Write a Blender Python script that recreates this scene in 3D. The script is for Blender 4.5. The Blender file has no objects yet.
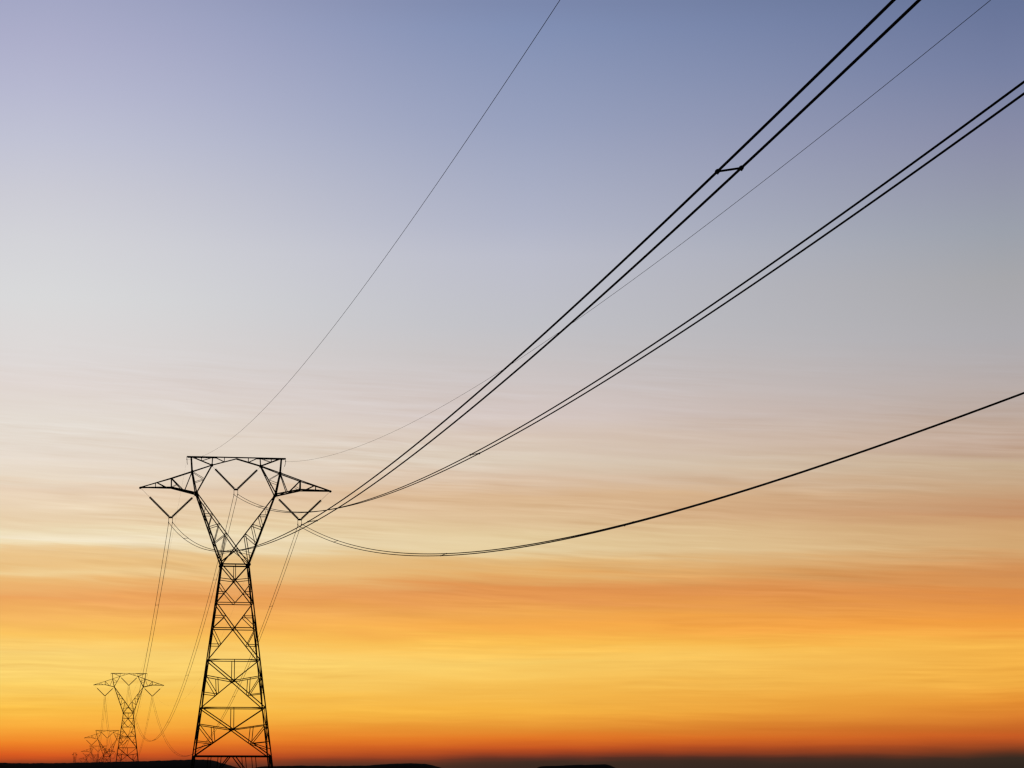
import bpy, bmesh, math, random
from mathutils import Vector, Matrix

random.seed(7)
scene = bpy.context.scene
COL = scene.collection

# ------------------------------------------------------------------ camera
EYE = 1.7                       # metres above the ground the photographer stands on
F_PX, PITCH = 2676.2, 0.155
cam_data = bpy.data.cameras.new('camera')
cam = bpy.data.objects.new('camera', cam_data)
COL.objects.link(cam)
cam_data.sensor_fit = 'HORIZONTAL'
cam_data.sensor_width = 36.0
cam_data.lens = F_PX / 1024.0 * 36.0
cam_data.clip_start = 0.5
cam_data.clip_end = 200000.0
cam.location = (0, 0, EYE)
cam.rotation_euler = (math.pi / 2 + PITCH, 0, 0)
scene.camera = cam

scene.cycles.pixel_filter_type = 'BLACKMAN_HARRIS'
scene.cycles.filter_width = 1.35
scene.view_settings.view_transform = 'Standard'
scene.view_settings.look = 'None'
scene.view_settings.exposure = 0.0
scene.view_settings.gamma = 1.0
scene.view_settings.use_curve_mapping = False

SUN_AZ = math.radians(-9.0)      # the sun has just gone behind the hills, left of centre
SUN_EL = math.radians(0.4)


# ------------------------------------------------------------------ sky
def el_of(y):
    return math.degrees(PITCH + math.atan((384.0 - y) / F_PX))


def lin(c):
    c = c / 255.0
    return c / 12.92 if c <= 0.04045 else ((c + 0.055) / 1.055) ** 2.4


SKY_WEST = [  # towards the glow: height in the frame, colour
    (4, 162, 166, 196), (50, 172, 174, 202), (100, 182, 184, 208), (148, 192, 194, 212), (200, 203, 203, 213), (248, 211, 211, 216), (305, 217, 217, 218),
    (365, 222, 216, 214), (388, 224, 214, 209), (425, 228, 219, 209), (462, 231, 218, 204), (481, 233, 217, 196), (486, 232, 210, 186),
    (515, 235, 212, 180), (524, 233, 208, 172), (531, 238, 220, 184), (540, 242, 227, 197), (546, 240, 220, 180), (550, 235, 199, 145), (563, 236, 194, 132),
    (571, 241, 208, 150), (580, 236, 184, 116), (598, 236, 165, 95), (616, 245, 182, 98), (636, 250, 195, 94), (650, 250, 211, 118), (683, 250, 208, 104),
    (710, 251, 192, 74), (726, 250, 172, 60), (743, 240, 132, 40), (756, 216, 88, 32), (765, 118, 56, 35),]
SKY_MID = [
    (4, 124, 137, 173), (28, 130, 144, 180), (124, 152, 161, 190), (224, 177, 181, 200), (256, 187, 189, 203), (324, 193, 193, 199), (350, 198, 194, 196),
    (412, 212, 198, 193), (435, 216, 198, 184), (458, 219, 203, 184), (475, 219, 194, 170), (495, 217, 181, 142), (508, 221, 188, 148), (535, 229, 205, 160),
    (547, 230, 206, 160), (557, 227, 188, 130), (572, 227, 174, 106), (584, 225, 148, 82), (592, 230, 153, 83), (607, 238, 167, 82), (625, 247, 172, 76),
    (640, 250, 190, 82), (660, 250, 206, 104), (690, 244, 186, 80), (710, 246, 180, 68), (727, 230, 144, 50), (738, 226, 118, 38), (746, 200, 88, 34),
    (753, 160, 66, 34), (758, 92, 48, 36), (762, 62, 44, 34), (772, 54, 40, 34),]
SKY_EAST = [
    (0, 100, 114, 150), (30, 107, 119, 155), (78, 118, 128, 162), (150, 138, 142, 168), (198, 148, 152, 170), (240, 156, 161, 172), (288, 167, 167, 171),
    (345, 174, 172, 176), (385, 182, 172, 170), (432, 192, 169, 153), (445, 196, 170, 152), (453, 192, 163, 142), (465, 200, 175, 146), (490, 200, 164, 128),
    (515, 197, 143, 101), (526, 206, 160, 112), (546, 212, 169, 117), (575, 211, 142, 82), (583, 216, 148, 84), (594, 220, 141, 73), (622, 242, 158, 66),
    (648, 246, 181, 76), (677, 240, 172, 68), (700, 230, 146, 52), (716, 218, 126, 46), (730, 197, 99, 37), (737, 200, 92, 36), (743, 174, 78, 34),
    (750, 128, 61, 33), (754, 92, 50, 32), (757, 56, 43, 34), (768, 48, 38, 31),]

world = bpy.data.worlds.new('World')
scene.world = world
world.use_nodes = True
NT = world.node_tree
NT.nodes.clear()


def N(kind, **kw):
    n = NT.nodes.new(kind)
    for k, v in kw.items():
        setattr(n, k, v)
    return n


def put(sock, v):
    if hasattr(v, 'links') or isinstance(v, bpy.types.NodeSocket):
        NT.links.new(v, sock)
    else:
        sock.default_value = v


def M(op, a, b=None, c=None, clamp=False):
    n = N('ShaderNodeMath', operation=op, use_clamp=clamp)
    put(n.inputs[0], a)
    if b is not None:
        put(n.inputs[1], b)
    if c is not None:
        put(n.inputs[2], c)
    return n.outputs[0]


def remap(v, a, b, c, d, smooth=True):
    n = N('ShaderNodeMapRange', interpolation_type='SMOOTHSTEP' if smooth else 'LINEAR')
    put(n.inputs['Value'], v)
    for k, x in zip(('From Min', 'From Max', 'To Min', 'To Max'), (a, b, c, d)):
        n.inputs[k].default_value = x
    return n.outputs['Result']


def noise(x, y, z, scale=1.0, detail=3.0, rough=0.55):
    cb = N('ShaderNodeCombineXYZ')
    put(cb.inputs[0], x)
    put(cb.inputs[1], y)
    cb.inputs[2].default_value = z
    n = N('ShaderNodeTexNoise')
    n.inputs['Scale'].default_value = scale
    n.inputs['Detail'].default_value = detail
    n.inputs['Roughness'].default_value = rough
    NT.links.new(cb.outputs[0], n.inputs['Vector'])
    return n.outputs['Fac']


def mixcol(fac, a, b, mode='MIX'):
    n = N('ShaderNodeMix', data_type='RGBA', blend_type=mode)
    put(n.inputs['Factor'], fac)
    put(n.inputs['A'], a)
    put(n.inputs['B'], b)
    return n.outputs['Result']


tc = N('ShaderNodeTexCoord')
sep = N('ShaderNodeSeparateXYZ')
NT.links.new(tc.outputs['Generated'], sep.inputs[0])
AZ = M('MULTIPLY', M('ARCTAN2', sep.outputs[0], sep.outputs[1]), 57.29578)      # degrees, + to the right
EL = M('MULTIPLY', M('ARCSINE', sep.outputs[2]), 57.29578)

# long thin sheets of cirrus: the colour bands waver with bearing
band = M('SUBTRACT', noise(M('MULTIPLY', AZ, 0.16), M('MULTIPLY', EL, 1.1), 3.1, 1.0, 3.0), 0.5)
SL = M('ADD', EL, M('MULTIPLY', AZ, remap(EL, 2.5, 5.5, 0.006, 0.06)))                                       # the sheets dip a little to the right
SL = M('ADD', SL, M('MULTIPLY', M('SUBTRACT', noise(M('MULTIPLY', AZ, 0.28), M('MULTIPLY', EL, 0.6), 77.0, 1.0, 2.0), 0.5), 0.20))
fine = M('SUBTRACT', noise(M('MULTIPLY', AZ, 0.24), M('MULTIPLY', SL, 5.0), 8.7, 1.0, 4.0, 0.6), 0.5)
low = remap(EL, 1.1, 2.6, 0.25, 1.0)
high = remap(EL, 6.5, 10.5, 1.0, 0.0)
amt = M('MULTIPLY', low, high)
ELW = M('ADD', EL, M('MULTIPLY', amt, M('ADD', 0.06, M('ADD', M('MULTIPLY', band, 0.40), M('MULTIPLY', fine, 0.48)))))
ELW = M('ADD', ELW, M('MULTIPLY', M('SUBTRACT', noise(M('MULTIPLY', AZ, 0.35), 0.0, 1.7, 1.0, 2.0), 0.5),
                      remap(EL, 0.6, 1.6, 0.22, 0.0)))
E0, E1 = el_of(780), el_of(-5)
T = M('DIVIDE', M('SUBTRACT', ELW, E0), E1 - E0, clamp=True)


def ramp(stops):
    n = N('ShaderNodeValToRGB')
    cr = n.color_ramp
    cr.interpolation = 'LINEAR'
    stops = sorted(stops, key=lambda s: -s[0])
    for i, (y, r, g, b) in enumerate(stops):
        t = (el_of(y) - E0) / (E1 - E0)
        if i == 0:
            e = cr.elements[0]
            e.position = t
        elif i == 1:
            e = cr.elements[1]
            e.position = t
        else:
            e = cr.elements.new(t)
        e.color = (lin(r), lin(g), lin(b), 1)
    NT.links.new(T, n.inputs[0])
    return n.outputs[0]


wm = M('MULTIPLY', M('ADD', remap(AZ, -10.2, 0.4, 0.0, 1.0, False), remap(AZ, -10.2, 0.4, 0.0, 1.0)), 0.5)
me = remap(AZ, 0.4, 10.6, 0.0, 1.0, False)
glow = mixcol(me, mixcol(wm, ramp(SKY_WEST), ramp(SKY_MID)), ramp(SKY_EAST))

# brightness of individual streaks
st1 = M('SUBTRACT', noise(M('MULTIPLY', AZ, 0.20), M('MULTIPLY', SL, 3.6), 21.0, 1.0, 4.0, 0.6), 0.5)
st2 = M('SUBTRACT', noise(M('MULTIPLY', AZ, 0.36), M('MULTIPLY', SL, 9.0), 40.0, 1.0, 3.0, 0.55), 0.5)
st3 = M('SUBTRACT', noise(M('MULTIPLY', AZ, 0.80), M('MULTIPLY', SL, 21.0), 63.0, 1.0, 2.0, 0.5), 0.5)
patch = remap(noise(M('MULTIPLY', AZ, 0.22), M('MULTIPLY', SL, 1.0), 91.0, 1.0, 3.0, 0.55), 0.40, 0.62, 0.15, 1.0)   # wisps gather in places
st = M('ADD', M('MULTIPLY', st1, 0.26), M('MULTIPLY', patch, M('ADD', M('MULTIPLY', st2, 0.50), M('MULTIPLY', st3, 0.09))))
st = M('MULTIPLY', st, amt)
stv = N('ShaderNodeCombineXYZ')
put(stv.inputs[0], M('ADD', 1.0, M('MULTIPLY', st, 0.65)))
put(stv.inputs[1], M('ADD', 1.0, st))
put(stv.inputs[2], M('ADD', 1.0, M('MULTIPLY', st, 1.35)))
glow = mixcol(1.0, glow, stv.outputs[0], 'MULTIPLY')

# the rest of the dome: a physical twilight sky, sun at the horizon
nish = N('ShaderNodeTexSky', sky_type='NISHITA')
nish.sun_disc = False
nish.sun_elevation = SUN_EL
nish.sun_rotation = SUN_AZ
nish.air_density = 1.2
nish.dust_density = 2.0
dim = N('ShaderNodeVectorMath', operation='SCALE')
NT.links.new(nish.outputs[0], dim.inputs[0])
dim.inputs['Scale'].default_value = 0.008
in_az = remap(M('ABSOLUTE', AZ), 13.0, 30.0, 1.0, 0.0)
in_el = remap(EL, 17.5, 27.0, 1.0, 0.0)
full = mixcol(M('MULTIPLY', in_az, in_el), dim.outputs[0], glow)
bg = N('ShaderNodeBackground')
bg.inputs['Strength'].default_value = 1.0
NT.links.new(full, bg.inputs['Color'])
wo = N('ShaderNodeOutputWorld')
NT.links.new(bg.outputs[0], wo.inputs['Surface'])

# ------------------------------------------------------------------ sun (last light over the ridge)
sd = bpy.data.lights.new('sun', 'SUN')
sd.energy = 0.04
sd.angle = math.radians(0.5)
sd.color = (1.0, 0.55, 0.25)
sun = bpy.data.objects.new('sun', sd)
COL.objects.link(sun)
sun.rotation_euler = Vector((-math.sin(SUN_AZ), -math.cos(SUN_AZ), -math.tan(SUN_EL))).to_track_quat('-Z', 'Y').to_euler()


# ------------------------------------------------------------------ materials
def mat(name, c1, c2, scale, rough=0.7, metal=0.0, bump=0.0):
    m = bpy.data.materials.new(name)
    m.use_nodes = True
    nt = m.node_tree
    b = nt.nodes['Principled BSDF']
    tcn = nt.nodes.new('ShaderNodeTexCoord')
    n = nt.nodes.new('ShaderNodeTexNoise')
    n.inputs['Scale'].default_value = scale
    n.inputs['Detail'].default_value = 6
    nt.links.new(tcn.outputs['Object'], n.inputs['Vector'])
    r = nt.nodes.new('ShaderNodeValToRGB')
    r.color_ramp.elements[0].position = 0.35
    r.color_ramp.elements[1].position = 0.65
    r.color_ramp.elements[0].color = (*c1, 1)
    r.color_ramp.elements[1].color = (*c2, 1)
    nt.links.new(n.outputs['Fac'], r.inputs[0])
    nt.links.new(r.outputs[0], b.inputs['Base Color'])
    b.inputs['Roughness'].default_value = rough
    b.inputs['Metallic'].default_value = metal
    b.inputs['Specular IOR Level'].default_value = 0.25
    if bump:
        bp = nt.nodes.new('ShaderNodeBump')
        bp.inputs['Strength'].default_value = bump
        nt.links.new(n.outputs['Fac'], bp.inputs['Height'])
        nt.links.new(bp.outputs[0], b.inputs['Normal'])
    return m


STEEL = mat('weathered_steel', (0.10, 0.10, 0.105), (0.16, 0.16, 0.165), 1.5, 0.75)
DARK = mat('dark_fittings', (0.06, 0.06, 0.065), (0.10, 0.10, 0.10), 6, 0.6)
GLASS = mat('brown_porcelain', (0.045, 0.025, 0.018), (0.07, 0.04, 0.03), 4, 0.45)
ALU = mat('dull_aluminium', (0.09, 0.09, 0.095), (0.13, 0.13, 0.135), 2, 0.75)
CONC = mat('concrete', (0.22, 0.21, 0.20), (0.32, 0.31, 0.29), 3, 0.9, 0, 0.3)
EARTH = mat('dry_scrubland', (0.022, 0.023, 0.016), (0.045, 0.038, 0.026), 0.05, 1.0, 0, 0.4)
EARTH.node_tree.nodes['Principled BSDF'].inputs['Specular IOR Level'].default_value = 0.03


# ------------------------------------------------------------------ mesh helpers
def link(name, bm, m, parent=None):
    me_ = bpy.data.meshes.new(name)
    bmesh.ops.recalc_face_normals(bm, faces=bm.faces[:])
    bm.to_mesh(me_)
    bm.free()
    me_.materials.append(m)
    o = bpy.data.objects.new(name, me_)
    COL.objects.link(o)
    if parent is not None:
        o.parent = parent
    return o


def empty(name, label, cat, group=None, loc=(0, 0, 0), rz=0.0):
    o = bpy.data.objects.new(name, None)
    COL.objects.link(o)
    o.empty_display_size = 0.5
    o.location = loc
    o.rotation_euler = (0, 0, rz)
    o['label'] = label
    o['category'] = cat
    if group:
        o['group'] = group
    return o


def frame_of(d, ref):
    a = ref - d * ref.dot(d)
    if a.length < 1e-4:
        a = Vector((1, 0, 0)) - d * d.x
        if a.length < 1e-4:
            a = Vector((0, 1, 0))
    a.normalize()
    return a, d.cross(a)


def angle_bar(bm, p, q, size, ref=Vector((0, 0, 1))):
    """an L-section steel angle from p to q"""
    p, q = Vector(p), Vector(q)
    d = q - p
    if d.length < 1e-3:
        return
    d.normalize()
    a, b = frame_of(d, ref)
    t = size * 0.16
    prof = [(0, 0), (size, 0), (size, t), (t, t), (t, size), (0, size)]
    h = size * 0.35
    rings = []
    for e in (p, q):
        rings.append([bm.verts.new(e + a * (x - h) + b * (y - h)) for x, y in prof])
    n = len(prof)
    for i in range(n):
        bm.faces.new((rings[0][i], rings[0][(i + 1) % n], rings[1][(i + 1) % n], rings[1][i]))
    bm.faces.new(rings[0][::-1])
    bm.faces.new(rings[1])


def tube(bm, pts, r, seg=8, radii=None):
    rings = []
    n = len(pts)
    for i, p in enumerate(pts):
        d = (pts[min(i + 1, n - 1)] - pts[max(i - 1, 0)]).normalized()
        a, b = frame_of(d, Vector((0, 0, 1)))
        rr = radii[i] if radii else r
        rings.append([bm.verts.new(p + (a * math.cos(2 * math.pi * k / seg) + b * math.sin(2 * math.pi * k / seg)) * rr) for k in range(seg)])
    for i in range(n - 1):
        for k in range(seg):
            bm.faces.new((rings[i][k], rings[i][(k + 1) % seg], rings[i + 1][(k + 1) % seg], rings[i + 1][k]))
    bm.faces.new(rings[0][::-1])
    bm.faces.new(rings[-1])


def plate(bm, c, nrm, r, t=0.02, sides=6):
    """bolted gusset plate: a thin polygon"""
    c, nrm = Vector(c), Vector(nrm).normalized()
    a, b = frame_of(nrm, Vector((0, 0, 1)))
    R = [[bm.verts.new(c + nrm * s * t + (a * math.cos(2 * math.pi * (k + .5) / sides) + b * math.sin(2 * math.pi * (k + .5) / sides)) * r) for k in range(sides)] for s in (-1, 1)]
    for k in range(sides):
        bm.faces.new((R[0][k], R[0][(k + 1) % sides], R[1][(k + 1) % sides], R[1][k]))
    bm.faces.new(R[0][::-1])
    bm.faces.new(R[1])


def box(bm, c, s, rot=None):
    m = Matrix.Translation(Vector(c)) @ (rot.to_4x4() if rot else Matrix.Identity(4)) @ Matrix.Diagonal((s[0], s[1], s[2], 1))
    bmesh.ops.create_cube(bm, size=1.0, matrix=m)


def copy_tree(o, parent=None):
    c = o.copy()
    COL.objects.link(c)
    if parent is not None:
        c.parent = parent
    for ch in [x for x in bpy.data.objects if x.parent == o]:
        copy_tree(ch, c)
    return c


# ------------------------------------------------------------------ the land
PHI = 0.1671                                     # bearing of the line, left of straight ahead


def px_dir(x, y):
    """bearing and slope of a sight line, used to survey the ridges and far pylons from the photograph"""
    cy, sy = math.cos(PITCH), math.sin(PITCH)
    a, b = (x - 512) / F_PX, (384 - y) / F_PX
    return Vector((a, cy - b * sy, sy + b * cy))


RIDGES = [
    (620.0, 70.0, [(-400, 765), (-120, 763), (0, 762.7), (20, 763.2), (60, 763.0), (100, 762.1), (150, 760.9), (188, 759.6), (205, 759.5),
                   (214, 760.6), (222, 763), (232, 766), (242, 768.6), (262, 774), (300, 786), (340, 798)]),
    (1250.0, 110.0, [(215, 780), (245, 769), (262, 766.4), (300, 765.6), (335, 766.0), (368, 765.5), (384, 764.1), (408, 763.2), (426, 763.8),
                     (436, 766.2), (446, 769), (470, 778), (500, 792)]),
    (2100.0, 150.0, [(520, 790), (532, 772), (538, 767.2), (541, 766.2), (560, 765.7), (571, 765.1), (579, 764.6), (586, 765), (592, 764.5),
                     (606, 764.3), (611, 765.6), (616, 768), (626, 773), (645, 788)]),
]
BASE = [(0, 0), (331, 0), (600, 0.5), (933, 1.0), (1426, -5.6), (1955, -2.9), (2486, 0), (3600, 20), (5140, 49.7), (6000, 42), (9000, 10), (20000, 0), (90000, 0)]


def interp(tab, x):
    if x <= tab[0][0]:
        return tab[0][1]
    for (a, b), (c, d) in zip(tab, tab[1:]):
        if x <= c:
            f = (x - a) / (c - a)
            return b + (d - b) * f
    return tab[-1][1]


def ridge_tab(dist, prof):
    out = []
    for x, y in prof:
        v = px_dir(x, y)
        out.append((math.atan2(v.x, v.y), v.z / math.hypot(v.x, v.y) * dist + EYE))
    return out


RT = [(d, s, ridge_tab(d, p)) for d, s, p in RIDGES]


def rough(a, r):
    return (math.sin(a * 911 + r * .013) * .5 + math.sin(a * 2371 + 1.3 + r * .031) * .35 + math.sin(a * 5113 + 4.1) * .25 + random.uniform(-.35, .35))


def ground_z(a, r):
    base = interp(BASE, r)
    z = base
    for d, s, tab in RT:
        w = math.exp(-((r - d) / s) ** 2)
        if w > 0.01:
            a0, a1 = tab[0][0], tab[-1][0]
            edge = 1.0
            if a < a0:
                edge = max(0.0, 1 - (a0 - a) / (0.6 if d < 1000 else 0.04))
            if a > a1:
                edge = max(0.0, 1 - (a - a1) / 0.05)
            top = interp(tab, a) - interp(BASE, d)
            z += max(0.0, top) * edge * w
    if r > 60:
        z += rough(a, r) * 0.08 * min(1.0, r / 900.0)
    return z


azs = []
a = -math.pi
while a < math.pi - 1e-6:
    azs.append(a)
    a += 0.0007 if abs(a) < 0.215 else (0.004 if abs(a) < 0.4 else 0.05)
rs = [1, 4, 10, 20, 40, 70, 110, 160, 220, 280, 331, 380, 430]
r = 470
while r < 2600:
    rs.append(r)
    near = min(abs(r - d) for d, _, _ in RIDGES)
    r += 20 if near < 230 else 55
rs += [2800, 3300, 4000, 4600, 5140, 5600, 6300, 7500, 9000, 13000, 20000, 35000, 60000, 90000]
rs = sorted(set(rs) | {d for d, _, _ in RIDGES})
bm = bmesh.new()
rows = []
for r in rs:
    rows.append([bm.verts.new((r * math.sin(a), r * math.cos(a), ground_z(a, r))) for a in azs])
na = len(azs)
for i in range(len(rs) - 1):
    for k in range(na):
        bm.faces.new((rows[i][k], rows[i][(k + 1) % na], rows[i + 1][(k + 1) % na], rows[i + 1][k]))
c = bm.verts.new((0, 0, 0))
for k in range(na):
    bm.faces.new((c, rows[0][(k + 1) % na], rows[0][k]))
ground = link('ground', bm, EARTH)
ground['kind'] = 'structure'
for p in ground.data.polygons:
    p.use_smooth = True

# ------------------------------------------------------------------ the pylon (local: x across the line, y along it, z up from its feet)
Z0 = EYE                                         # levels below were measured from eye height


def hw(w):                                       # half width of the body at height w over the eye
    return 1.695 + (29.48 - w) * 0.1267


def hd(w):                                       # half depth
    return 1.70 + (29.48 - w) * 0.060


WAIST, LV = 29.48, [29.48, 24.66, 17.55, 11.60, 5.62]
NODES = [27.52, 21.51, 14.95, 8.93]


def corner(sx, sy, w):
    return Vector((sx * hw(w), sy * hd(w), w + Z0))


def depth_at(u, w):
    """half depth of the head of the pylon: full at the waist, closing towards the arm tips"""
    if w < 38.4:
        f = (w - WAIST) / (38.47 - WAIST)
        return 1.70 + (1.15 - 1.70) * max(0.0, f)
    h = 1.15 * (1.0 - 0.80 * min(1.0, max(0.0, w - 39.2) / 2.8))
    if abs(u) <= 5.3:
        return h
    return max(0.05, h * (12.0 - abs(u)) / (12.0 - 5.3))


def H(u, w, sy):
    return Vector((u, sy * depth_at(u, w), w + Z0))


def face_pt(face, t, w):
    """a point on one face of the body: t from -1 to 1 across it"""
    k, s = face
    if k == 'y':
        return Vector((t * hw(w), s * hd(w), w + Z0))
    return Vector((s * hw(w), t * hd(w), w + Z0))


def make_pylon(label, loc, rz):
    root = empty('transmission_tower', label, 'pylon', 'power line pylons', loc, rz)
    # legs with concrete feet
    for sx in (-1, 1):
        for sy in (-1, 1):
            b_ = bmesh.new()
            ref = Vector((-sx, 0, 0))
            angle_bar(b_, corner(sx, sy, WAIST + 0.25), corner(sx, sy, 11.6), 0.16, ref)
            angle_bar(b_, corner(sx, sy, 11.6), corner(sx, sy, -EYE + 0.3), 0.155, ref)
            lg = link('leg', b_, STEEL, root)
            b_ = bmesh.new()
            f = corner(sx, sy, -EYE)
            bmesh.ops.create_cone(b_, cap_ends=True, segments=16, radius1=0.55, radius2=0.42, depth=0.9, matrix=Matrix.Translation((f.x, f.y, -0.05)))
            link('footing', b_, CONC, lg)
    # bracing of the four faces
    for face in (('y', -1), ('y', 1), ('x', -1), ('x', 1)):
        b_ = bmesh.new()
        nrm = Vector((0, face[1], 0)) if face[0] == 'y' else Vector((face[1], 0, 0))
        P = lambda t, w: face_pt(face, t, w)
        big, small = (0.125, 0.088) if face[0] == 'y' else (0.09, 0.06)

        def bar(a, c_, s):
            angle_bar(b_, a, c_, s, nrm)

        def on(a, c_, f):
            return a.lerp(c_, f)
        for i in range(4):
            wt, wb, wn = LV[i], LV[i + 1], NODES[i]
            node = P(0, wn)
            plate(b_, node, nrm, 0.17)
            for s in (-1, 1):
                top, bot = P(s, wt), P(s, wb)
                bar(top, node, big)
                bar(node, bot, big)
                if i == 0:
                    m_ = P(s, 27.75)
                    bar(m_, node, small)
                    bar(node, P(0, wt), small)
                    lowm = P(0, wb)
                    q = on(node, bot, 0.52)
                    bar(P(s, 27.2), q, small)
                    bar(q, lowm, small)
                    bar(P(s, q.z - Z0), q, small)
                elif i == 1:
                    bar(P(s, wn), node, big * .9)
                    q = on(top, node, 0.52)
                    bar(q, P(s, q.z - Z0), small)
                    bar(q, P(s, wn), small)
                    q = on(node, bot, 0.52)
                    bar(P(s, wn), q, small)
                    bar(q, P(s, q.z - Z0), small)
                else:
                    bar(node, P(0, wt), small * 1.1)
                    side = P(s, wn + 0.62)
                    bar(side, node, small * 1.15)
                    q = on(node, bot, 0.51)
                    bar(side, q, small)
                    bar(on(side, node, 0.42), q + (on(node, bot, .48) - q), small)
                    bar(q, P(s, q.z - Z0 + 0.22), small)
                    if i == 3:
                        bar(q, P(s, wb + 0.9), small)
        # spread below the lowest frame
        mid = P(0, LV[4])
        for s in (-1, 1):
            foot = P(s, -EYE + 0.5)
            bar(mid + (P(s, LV[4]) - mid) * 0.06, foot, big)
            for f in (0.3, 0.55):
                q = on(mid, foot, f)
                bar(q, on(mid, P(s, LV[4]), f * 1.05), small)
                bar(q, P(s, q.z - Z0 + 0.5), small)
        link('face_bracing', b_, STEEL, root)
    # horizontal frames
    for w, s, heavy in ((WAIST, .17, True), (LV[1], .10, False), (LV[2], .10, True), (LV[3], .11, True), (LV[4], .15, False)):
        b_ = bmesh.new()
        cs = [corner(-1, -1, w), corner(1, -1, w), corner(1, 1, w), corner(-1, 1, w)]
        for k in range(4):
            angle_bar(b_, cs[k], cs[(k + 1) % 4], s)
        mids = [cs[k].lerp(cs[(k + 1) % 4], .5) for k in range(4)]
        if heavy and w < 20:
            for sx in (-1, 1):
                for f in (.48,):
                    angle_bar(b_, Vector((sx * hw(w) * (1 - f), -hd(w), w + Z0 - .02)), Vector((sx * hw(w), 0, w + Z0 - .02)), .06)
                    angle_bar(b_, Vector((sx * hw(w) * (1 - f), hd(w), w + Z0 - .02)), Vector((sx * hw(w), 0, w + Z0 - .02)), .06)
        if w == WAIST:
            for p in cs:
                plate(b_, p, (0, 1, 0), 0.24, 0.05)
        link('horizontal_frame', b_, STEEL, root)

    KNEE, MID, TOP, ARCH = (5.0, 38.47), (5.557, 41.25), (5.7, 43.17), (3.0645, 42.135)
    PEAK, TIP, CROWN = (6.244, 43.17), (12.0, 39.125), (0.0, 43.0)
    for sx in (-1, 1):
        # one limb of the fork
        b_, l_ = bmesh.new(), bmesh.new()
        for sy in (-1, 1):
            out0, out1 = corner(sx, sy, WAIST), H(sx * KNEE[0], KNEE[1], sy)
            in0, in1 = corner(-sx, sy, WAIST), H(sx * (KNEE[0] - 0.12), KNEE[1] - 0.1, sy)
            in0 = in0 - Vector((0, sy * 0.13 * (1 if sx > 0 else 0), 0))
            angle_bar(b_, out0, out1, 0.17, Vector((-sx, 0, 0)))
            angle_bar(b_, in0, in1, 0.13, Vector((0, sy, 0)))
            fo, fi = (.30, .52, .705), (.44, .61, .76)
            po = [out0.lerp(out1, f) for f in (.04, .30, .52, .705, .86)]
            pi_ = [in0.lerp(in1, f) for f in (.225, .44, .575, .71)]
            chain = [(po[0], pi_[1], .10), (po[0], pi_[0], .085), (pi_[1], po[1], .085), (po[1], pi_[2], .085), (pi_[2], po[2], .085), (po[2], pi_[3], .085),
                     (pi_[3], po[3], .085), (po[3], in0.lerp(in1, .83), .05), (pi_[0], po[0].lerp(po[1], .45), .05)]
            for p, q, s in chain:
                angle_bar(l_, p, q, s, Vector((0, sy, 0)))
            plate(b_, out1, (0, 1, 0), 0.22, 0.04)
        # lacing between the front and back planes
        for f0, f1 in ((.04, .2), (.2, .38), (.38, .56), (.56, .74), (.74, .92)):
            for a0, a1 in (((sx * 1, WAIST), KNEE),):
                A = [corner(sx, s_, WAIST).lerp(H(sx * KNEE[0], KNEE[1], s_), f0) for s_ in (-1, 1)]
                B = [corner(sx, s_, WAIST).lerp(H(sx * KNEE[0], KNEE[1], s_), f1) for s_ in (-1, 1)]
                angle_bar(l_, A[0], B[1], .055, Vector((sx, 0, 0)))
                angle_bar(l_, A[1], B[0], .055, Vector((sx, 0, 0)))
        for f in (.44, .575, .71, .85):
            A = [corner(-sx, s_, WAIST).lerp(H(sx * KNEE[0], KNEE[1], s_), f) for s_ in (-1, 1)]
            angle_bar(l_, A[0], A[1], .055)
        arm = link('fork_arm', b_, STEEL, root)
        link('lacing', l_, STEEL, arm)

        # crossarm
        b_, l_ = bmesh.new(), bmesh.new()
        S, SB = (8.125, 40.355), (8.12, 39.17)
        for sy in (-1, 1):
            k = lambda p: H(sx * p[0], p[1], sy)
            angle_bar(b_, k(TIP), k(SB), .17, Vector((0, sy, 0)))
            angle_bar(b_, k(SB), k(KNEE), .19, Vector((0, sy, 0)))
            angle_bar(b_, k(TIP), k(S), .125, Vector((0, sy, 0)))
            angle_bar(b_, k(S), k(MID), .14, Vector((0, sy, 0)))
            angle_bar(b_, k(MID), k(ARCH), .125, Vector((0, sy, 0)))
            angle_bar(b_, k(S), k(SB), .16, Vector((0, sy, 0)))
            for p, q, s in (((10.1, 39.69), (10.1, 39.14), .09), ((9.9, 39.76), (8.75, 39.16), .095), (S, (6.65, 38.83), .11), ((8.12, 39.2), (7.35, 39.62), .055),
                            (MID, (6.46, 38.80), .10), ):
                angle_bar(l_, k(p), k(q), s, Vector((0, sy, 0)))
        for u0, u1 in ((5.2, 6.4), (6.4, 7.3), (7.3, 8.1), (8.1, 9.2), (9.2, 10.4)):
            zz = lambda u: 39.17 if u >= 8.12 else 38.47 + (u - 5.0) / 3.12 * 0.70
            angle_bar(l_, H(sx * u0, zz(u0), -1), H(sx * u1, zz(u1), 1), .06)
            angle_bar(l_, H(sx * u0, zz(u0), 1), H(sx * u1, zz(u1), -1), .06)
        plate(b_, Vector((sx * 12.0, 0, 39.125 + Z0 - .05)), (0, 1, 0), .16, .06)
        ca = link('crossarm', b_, STEEL, root)
        link('lacing', l_, STEEL, ca)

        # the upright and the raking strut over the knee
        b_ = bmesh.new()
        for sy in (-1, 1):
            k = lambda p: H(sx * p[0], p[1], sy)
            angle_bar(b_, k(KNEE), k(MID), .16, Vector((0, sy, 0)))
            angle_bar(b_, k(MID), k(TOP), .15, Vector((0, sy, 0)))
            plate(b_, k(MID), (0, 1, 0), .19, .04)
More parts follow.
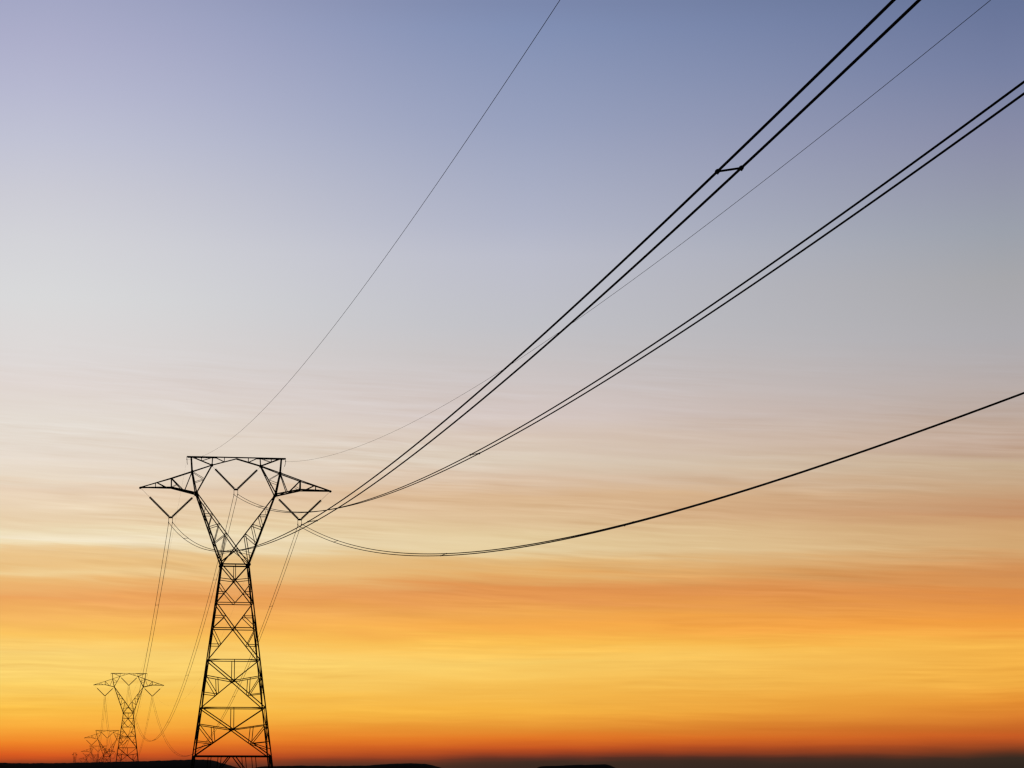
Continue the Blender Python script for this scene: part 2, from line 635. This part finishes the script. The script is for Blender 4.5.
        for p in (KNEE, (5.28, 39.86), MID, (5.63, 42.2)):
            angle_bar(b_, H(sx * p[0], p[1], -1), H(sx * p[0], p[1], 1), .06)
        link('upright_strut', b_, STEEL, root)
        b_ = bmesh.new()
        for sy in (-1, 1):
            k = lambda p: H(sx * p[0], p[1], sy)
            angle_bar(b_, k(KNEE), k(ARCH), .15, Vector((0, sy, 0)))
            angle_bar(b_, k(MID), k((4.13, 40.40)), .06, Vector((0, sy, 0)))
            angle_bar(b_, k((5.2, 39.9)), k((4.13, 40.28)), .06, Vector((0, sy, 0)))
            plate(b_, k(ARCH), (0, 1, 0), .19, .04)
        for f in (.02, .35, .68, .98):
            p = (KNEE[0] + (ARCH[0] - KNEE[0]) * f, KNEE[1] + (ARCH[1] - KNEE[1]) * f)
            angle_bar(b_, H(sx * p[0], p[1], -1), H(sx * p[0], p[1], 1), .06)
        link('raking_strut', b_, STEEL, root)

    # top beam with its shallow arch
    b_, l_ = bmesh.new(), bmesh.new()
    for sy in (-1, 1):
        angle_bar(b_, Vector((-PEAK[0], sy * 0.22, PEAK[1] + Z0)), Vector((PEAK[0], sy * 0.22, PEAK[1] + Z0)), .12, Vector((0, sy, 0)))
        for sx in (-1, 1):
            k = lambda p: H(sx * p[0], p[1], sy)
            angle_bar(b_, k((6.15, 43.11)), k((2.55, 43.11)), .13, Vector((0, 0, -1)))
            angle_bar(b_, k(TOP), k(ARCH), .12, Vector((0, sy, 0)))
            angle_bar(b_, k(ARCH), k(CROWN), .12, Vector((0, sy, 0)))
            for p, q, s in ((ARCH, (3.0, 43.17), .09), ((4.41, 42.64), (4.41, 43.17), .06), ((4.41, 42.64), (3.05, 43.1), .06),
                            ((2.6, 43.1), (1.53, 42.58), .07), ((1.53, 42.58), (1.5, 43.17), .055)):
                angle_bar(l_, k(p), k(q), s, Vector((0, sy, 0)))
    for i in range(10):
        u0, u1 = -6.1 + i * 1.22, -6.1 + (i + 1) * 1.22
        sg = 1 if i % 2 else -1
        angle_bar(l_, Vector((u0, -.22 * sg, 43.17 + Z0)), Vector((u1, .22 * sg, 43.17 + Z0)), .045)
    for u in (-6.2, -3.0, 3.0, 6.2):
        angle_bar(l_, Vector((u, -.22, 43.17 + Z0)), Vector((u, .22, 43.17 + Z0)), .06)
    tb = link('top_beam', b_, STEEL, root)
    link('lacing', l_, STEEL, tb)
    for sx in (-1, 1):
        b_ = bmesh.new()
        tube(b_, [Vector((sx * 6.24, 0, 43.17 + Z0)), Vector((sx * 6.24, 0, 42.86 + Z0))], .035, 6)
        box(b_, (sx * 6.24, 0, 42.80 + Z0), (.08, .40, .12))
        tube(b_, [Vector((sx * 6.24 - .02 * sx, -.2, 42.8 + Z0)), Vector((sx * 6.2, -.05, 42.45 + Z0)), Vector((sx * 6.12, .1, 42.15 + Z0))], .028, 6)
        link('wire_hanger', b_, DARK, root)
    return root


# ------------------------------------------------------------------ hanging gear
YOKE = [(-8.13, 35.44), (0.0, 39.12), (8.13, 35.44)]
TOPS = [((-12.0, 39.1), (-5.0, 38.4)), ((-3.0645, 42.05), (3.0645, 42.05)), ((5.0, 38.4), (12.0, 39.1))]
DROP, HALF = 0.66, 0.238


def make_v_string(i, label, loc, rz):
    """origin at the yoke plate"""
    root = empty('insulator_string', label, 'insulator', 'v shaped insulator strings', loc, rz)
    yk = Vector((YOKE[i][0], 0, YOKE[i][1]))
    for (u, w), side in zip(TOPS[i], (-1, 1)):
        top = Vector((u, 0, w)) - yk
        low = Vector((side * 0.16, 0, 0.02))
        d = (top - low).normalized()
        L = (top - low).length
        start, end = 0.10, min(3.55, L - 0.45)
        b_ = bmesh.new()
        pts, rad = [], []
        n = 22
        step = (end - start) / n
        for k in range(n):
            s = start + k * step
            for f, rr in ((0.0, .085), (.12, .158), (.50, .152), (.72, .085)):
                pts.append(low + d * (s + f * step))
                rad.append(rr)
        pts.append(low + d * end)
        rad.append(.03)
        tube(b_, pts, .1, 10, rad)
        link('insulator', b_, GLASS, root)
        b_ = bmesh.new()
        tube(b_, [low + d * end, top], .013, 6)
        link('link_rod', b_, DARK, root)
    b_ = bmesh.new()
    tri = [Vector((-.26, 0, .10)), Vector((.26, 0, .10)), Vector((HALF + .05, 0, -.14)), Vector((-HALF - .05, 0, -.14))]
    fr = [b_.verts.new(v + Vector((0, -.03, 0))) for v in tri]
    bk = [b_.verts.new(v + Vector((0, .03, 0))) for v in tri]
    b_.faces.new(fr)
    b_.faces.new(bk[::-1])
    for k in range(4):
        b_.faces.new((fr[k], bk[k], bk[(k + 1) % 4], fr[(k + 1) % 4]))
    link('yoke_plate', b_, DARK, root)
    for s in (-1, 1):
        b_ = bmesh.new()
        tube(b_, [Vector((s * HALF, 0, -.10)), Vector((s * HALF, 0, -DROP + .06))], .03, 6)
        tube(b_, [Vector((s * HALF, -.32, -DROP - .04)), Vector((s * HALF, -.15, -DROP + .02)), Vector((s * HALF, .15, -DROP + .02)), Vector((s * HALF, .32, -DROP - .04))], .055, 8, [.035, .065, .065, .035])
        link('suspension_clamp', b_, DARK, root)
    return root


# ------------------------------------------------------------------ where the pylons stand
ACROSS = Vector((math.cos(PHI), math.sin(PHI), 0))
ALONG = Vector((-math.sin(PHI), math.cos(PHI), 0))
SITES = [  # x, y, height of the ground, turn
    (-34.94, 336.685, 0.0, PHI),
    (-132.88, 933.07, 1.0, PHI),
    (-213.90, 1426.24, -5.6, PHI),
    (-299.63, 1954.69, -2.9, PHI),
    (-386.49, 2486.55, 0.05, PHI),
    (-831.44, 5136.9, 49.7, PHI + math.radians(62)),
]
PYLON_LABELS = [
    'tallest and nearest black steel lattice pylon with forked head',
    'second largest lattice pylon, standing whole above the low dark hill',
    'third largest lattice pylon, half hidden behind the body of the second one',
    'fourth lattice pylon along the line, its small head overlapping the third one',
    'fifth and last forked lattice pylon of the cluster, only its head above the hill',
    'tiny lone pylon far off on the hill, left of the whole cluster of pylons',
]
first = make_pylon(PYLON_LABELS[0], SITES[0][:3], SITES[0][3])
pylons = [first]
for k in range(1, 6):
    p = copy_tree(first)
    p.location = SITES[k][:3]
    p.rotation_euler = (0, 0, SITES[k][3])
    p['label'] = PYLON_LABELS[k]
    pylons.append(p)


def at(k, u, w):
    """a point on pylon k: u across, w over the eye level of the first one"""
    x, y, z, rz = SITES[k]
    return Vector((x + u * math.cos(rz), y + u * math.sin(rz), z + w + EYE))


PHASE = ['left', 'middle', 'right']
WHO = ['tallest pylon', 'second largest pylon', 'third largest pylon', 'fourth pylon', 'fifth pylon']
HANG = ['under the left arm', 'in the open window', 'under the right arm']
protos = []
for i in range(3):
    protos.append(make_v_string(i, 'dark v shaped insulator string hanging %s of the %s' % (HANG[i], WHO[0]), at(0, *YOKE[i]), PHI))
for k in range(1, 5):
    for i in range(3):
        c_ = copy_tree(protos[i])
        c_.location = at(k, *YOKE[i])
        c_.rotation_euler = (0, 0, SITES[k][3])
        c_['label'] = 'small v shaped insulator string hanging %s of the %s' % (HANG[i], WHO[k])

# ------------------------------------------------------------------ wires
R_COND, R_GROUND = [0.028, 0.030, 0.035], 0.0105
NEAR = [(0.154863, 0.000274301), (0.155825, 0.000272976), (0.154366, 0.000266724)]
NEAR_G = [(0.123388, 0.000217287), (0.125299, 0.000210803)]
SPAN0 = 566.0


def near_pt(u, w0, ab, s):
    p = at(0, u, w0 - ab[0] * s + ab[1] * s * s)
    return p - ALONG * s


def span_pt(p, q, sag, f):
    v = p.lerp(q, f)
    v.z -= 4 * sag * f * (1 - f)
    return v


def tilted(i):
    return ACROSS * math.cos(TILT[i]) + Vector((0, 0, math.sin(TILT[i])))


TILT = [0.125, 0.165, 0.37]                     # the twin cables of a phase do not hang quite level


def bundle(label, group, fn, n, spacers, across, rods, r_cond=0.0285):
    root = empty('conductor_bundle', label, 'power cable', group, fn(0.0))
    o = fn(0.0)
    for s in (-1, 1):
        b_ = bmesh.new()
        tube(b_, [fn(i / n) - o + across * s * HALF for i in range(n + 1)], r_cond, 8)
        link('conductor', b_, ALU, root)
    for f in spacers:
        b_ = bmesh.new()
        c_ = fn(f) - o
        d = (fn(min(1, f + .002)) - fn(f)).normalized()
        up = across.cross(d).normalized()
        tube(b_, [c_ - across * HALF - d * .07, c_ + across * HALF + d * .07], .024, 8)
        for s in (-1, 1):
            e = c_ + across * s * HALF + d * (.07 * s)
            tube(b_, [e - d * .08, e - d * .04, e + d * .04, e + d * .08], .05, 8, [.032, .05, .05, .032])
            tube(b_, [e + up * .03, e + up * .062], .018, 6)
        link('spacer', b_, DARK, root)
    if rods:
        L, ends = rods
        for f0, f1 in ends:
            for s in (-1, 1):
                b_ = bmesh.new()
                tube(b_, [fn(f0 + (f1 - f0) * t / 4) - o + across * s * HALF for t in range(5)], .032, 8, [.034, .034, .034, .032, .022])
                link('armour_rod', b_, ALU, root)
    return root


def single(label, group, fn, n, r):
    o = fn(0.0)
    b_ = bmesh.new()
    tube(b_, [fn(i / n) - o for i in range(n + 1)], r, 6)
    w = link('ground_wire', b_, ALU, None)
    w.location = o
    w['label'] = label
    w['category'] = 'earth wire'
    w['group'] = group
    return w


NEAR_LABELS = [
    'thick twin power cables sweeping steepest from left arm insulators to the top edge',
    'twin power cables from the middle insulators of the tallest pylon to the upper right edge',
    'twin power cables sagging lowest and rising gently to the right edge, nearly merged',
]
SPACERS = [[43, 118, 193, 285.3, 362, 440, 520], [43, 118, 198.2, 292, 362, 440, 520], [45.3, 129.5, 199.2, 292, 362, 440, 520]]
for i in range(3):
    u, w0 = YOKE[i]
    fn = lambda f, u=u, w0=w0, ab=NEAR[i]: near_pt(u, w0 - DROP, ab, f * SPAN0)
    sp = SPACERS[i]
    bundle(NEAR_LABELS[i], 'twin power cables overhead', fn, 420, [s / SPAN0 for s in sp], tilted(i), (1.3, [(0, 1.3 / SPAN0)]), R_COND[i])
GP = [(-6.24, 42.77), (6.24, 42.77)]
for i in range(2):
    fn = lambda f, i=i: near_pt(GP[i][0], GP[i][1], NEAR_G[i], f * SPAN0)
    single(['hair thin earth wire rising alone from the tallest pylon\'s left beam end',
            'hair thin earth wire from the tallest pylon\'s right beam end, crossing behind cables'][i],
           'thin earth wires', fn, 300, R_GROUND)
SEG = ['from tallest pylon to second largest', 'from second largest pylon to third', 'from third pylon to fourth', 'from fourth pylon to fifth']
for k in range(4):
    x, y = SITES[k], SITES[k + 1]
    dist = math.hypot(y[0] - x[0], y[1] - x[1])
    for i in range(3):
        p, q = at(k, YOKE[i][0], YOKE[i][1] - DROP), at(k + 1, YOKE[i][0], YOKE[i][1] - DROP)
        sag = 0.000267 * dist * dist / 4
        fn = lambda f, p=p, q=q, sag=sag: span_pt(p, q, sag, f)
        ns = max(2, int(dist / 76))
        bundle('thin twin cables %s, hung on the %s insulators' % (SEG[k], PHASE[i]), 'twin power cables overhead', fn, 160,
               [(j + .55) / ns for j in range(ns)] if k < 2 else [], tilted(i), (1.3, [(0, 1.3 / dist)]) if k == 0 else None)
    for i in range(2):
        p, q = at(k, *GP[i]), at(k + 1, *GP[i])
        fn = lambda f, p=p, q=q, sag=0.000214 * dist * dist / 4: span_pt(p, q, sag, f)
        single('barely visible earth wire %s, at the %s beam end' % (SEG[k], ['left', 'right'][i]), 'thin earth wires', fn, 80, 0.005)
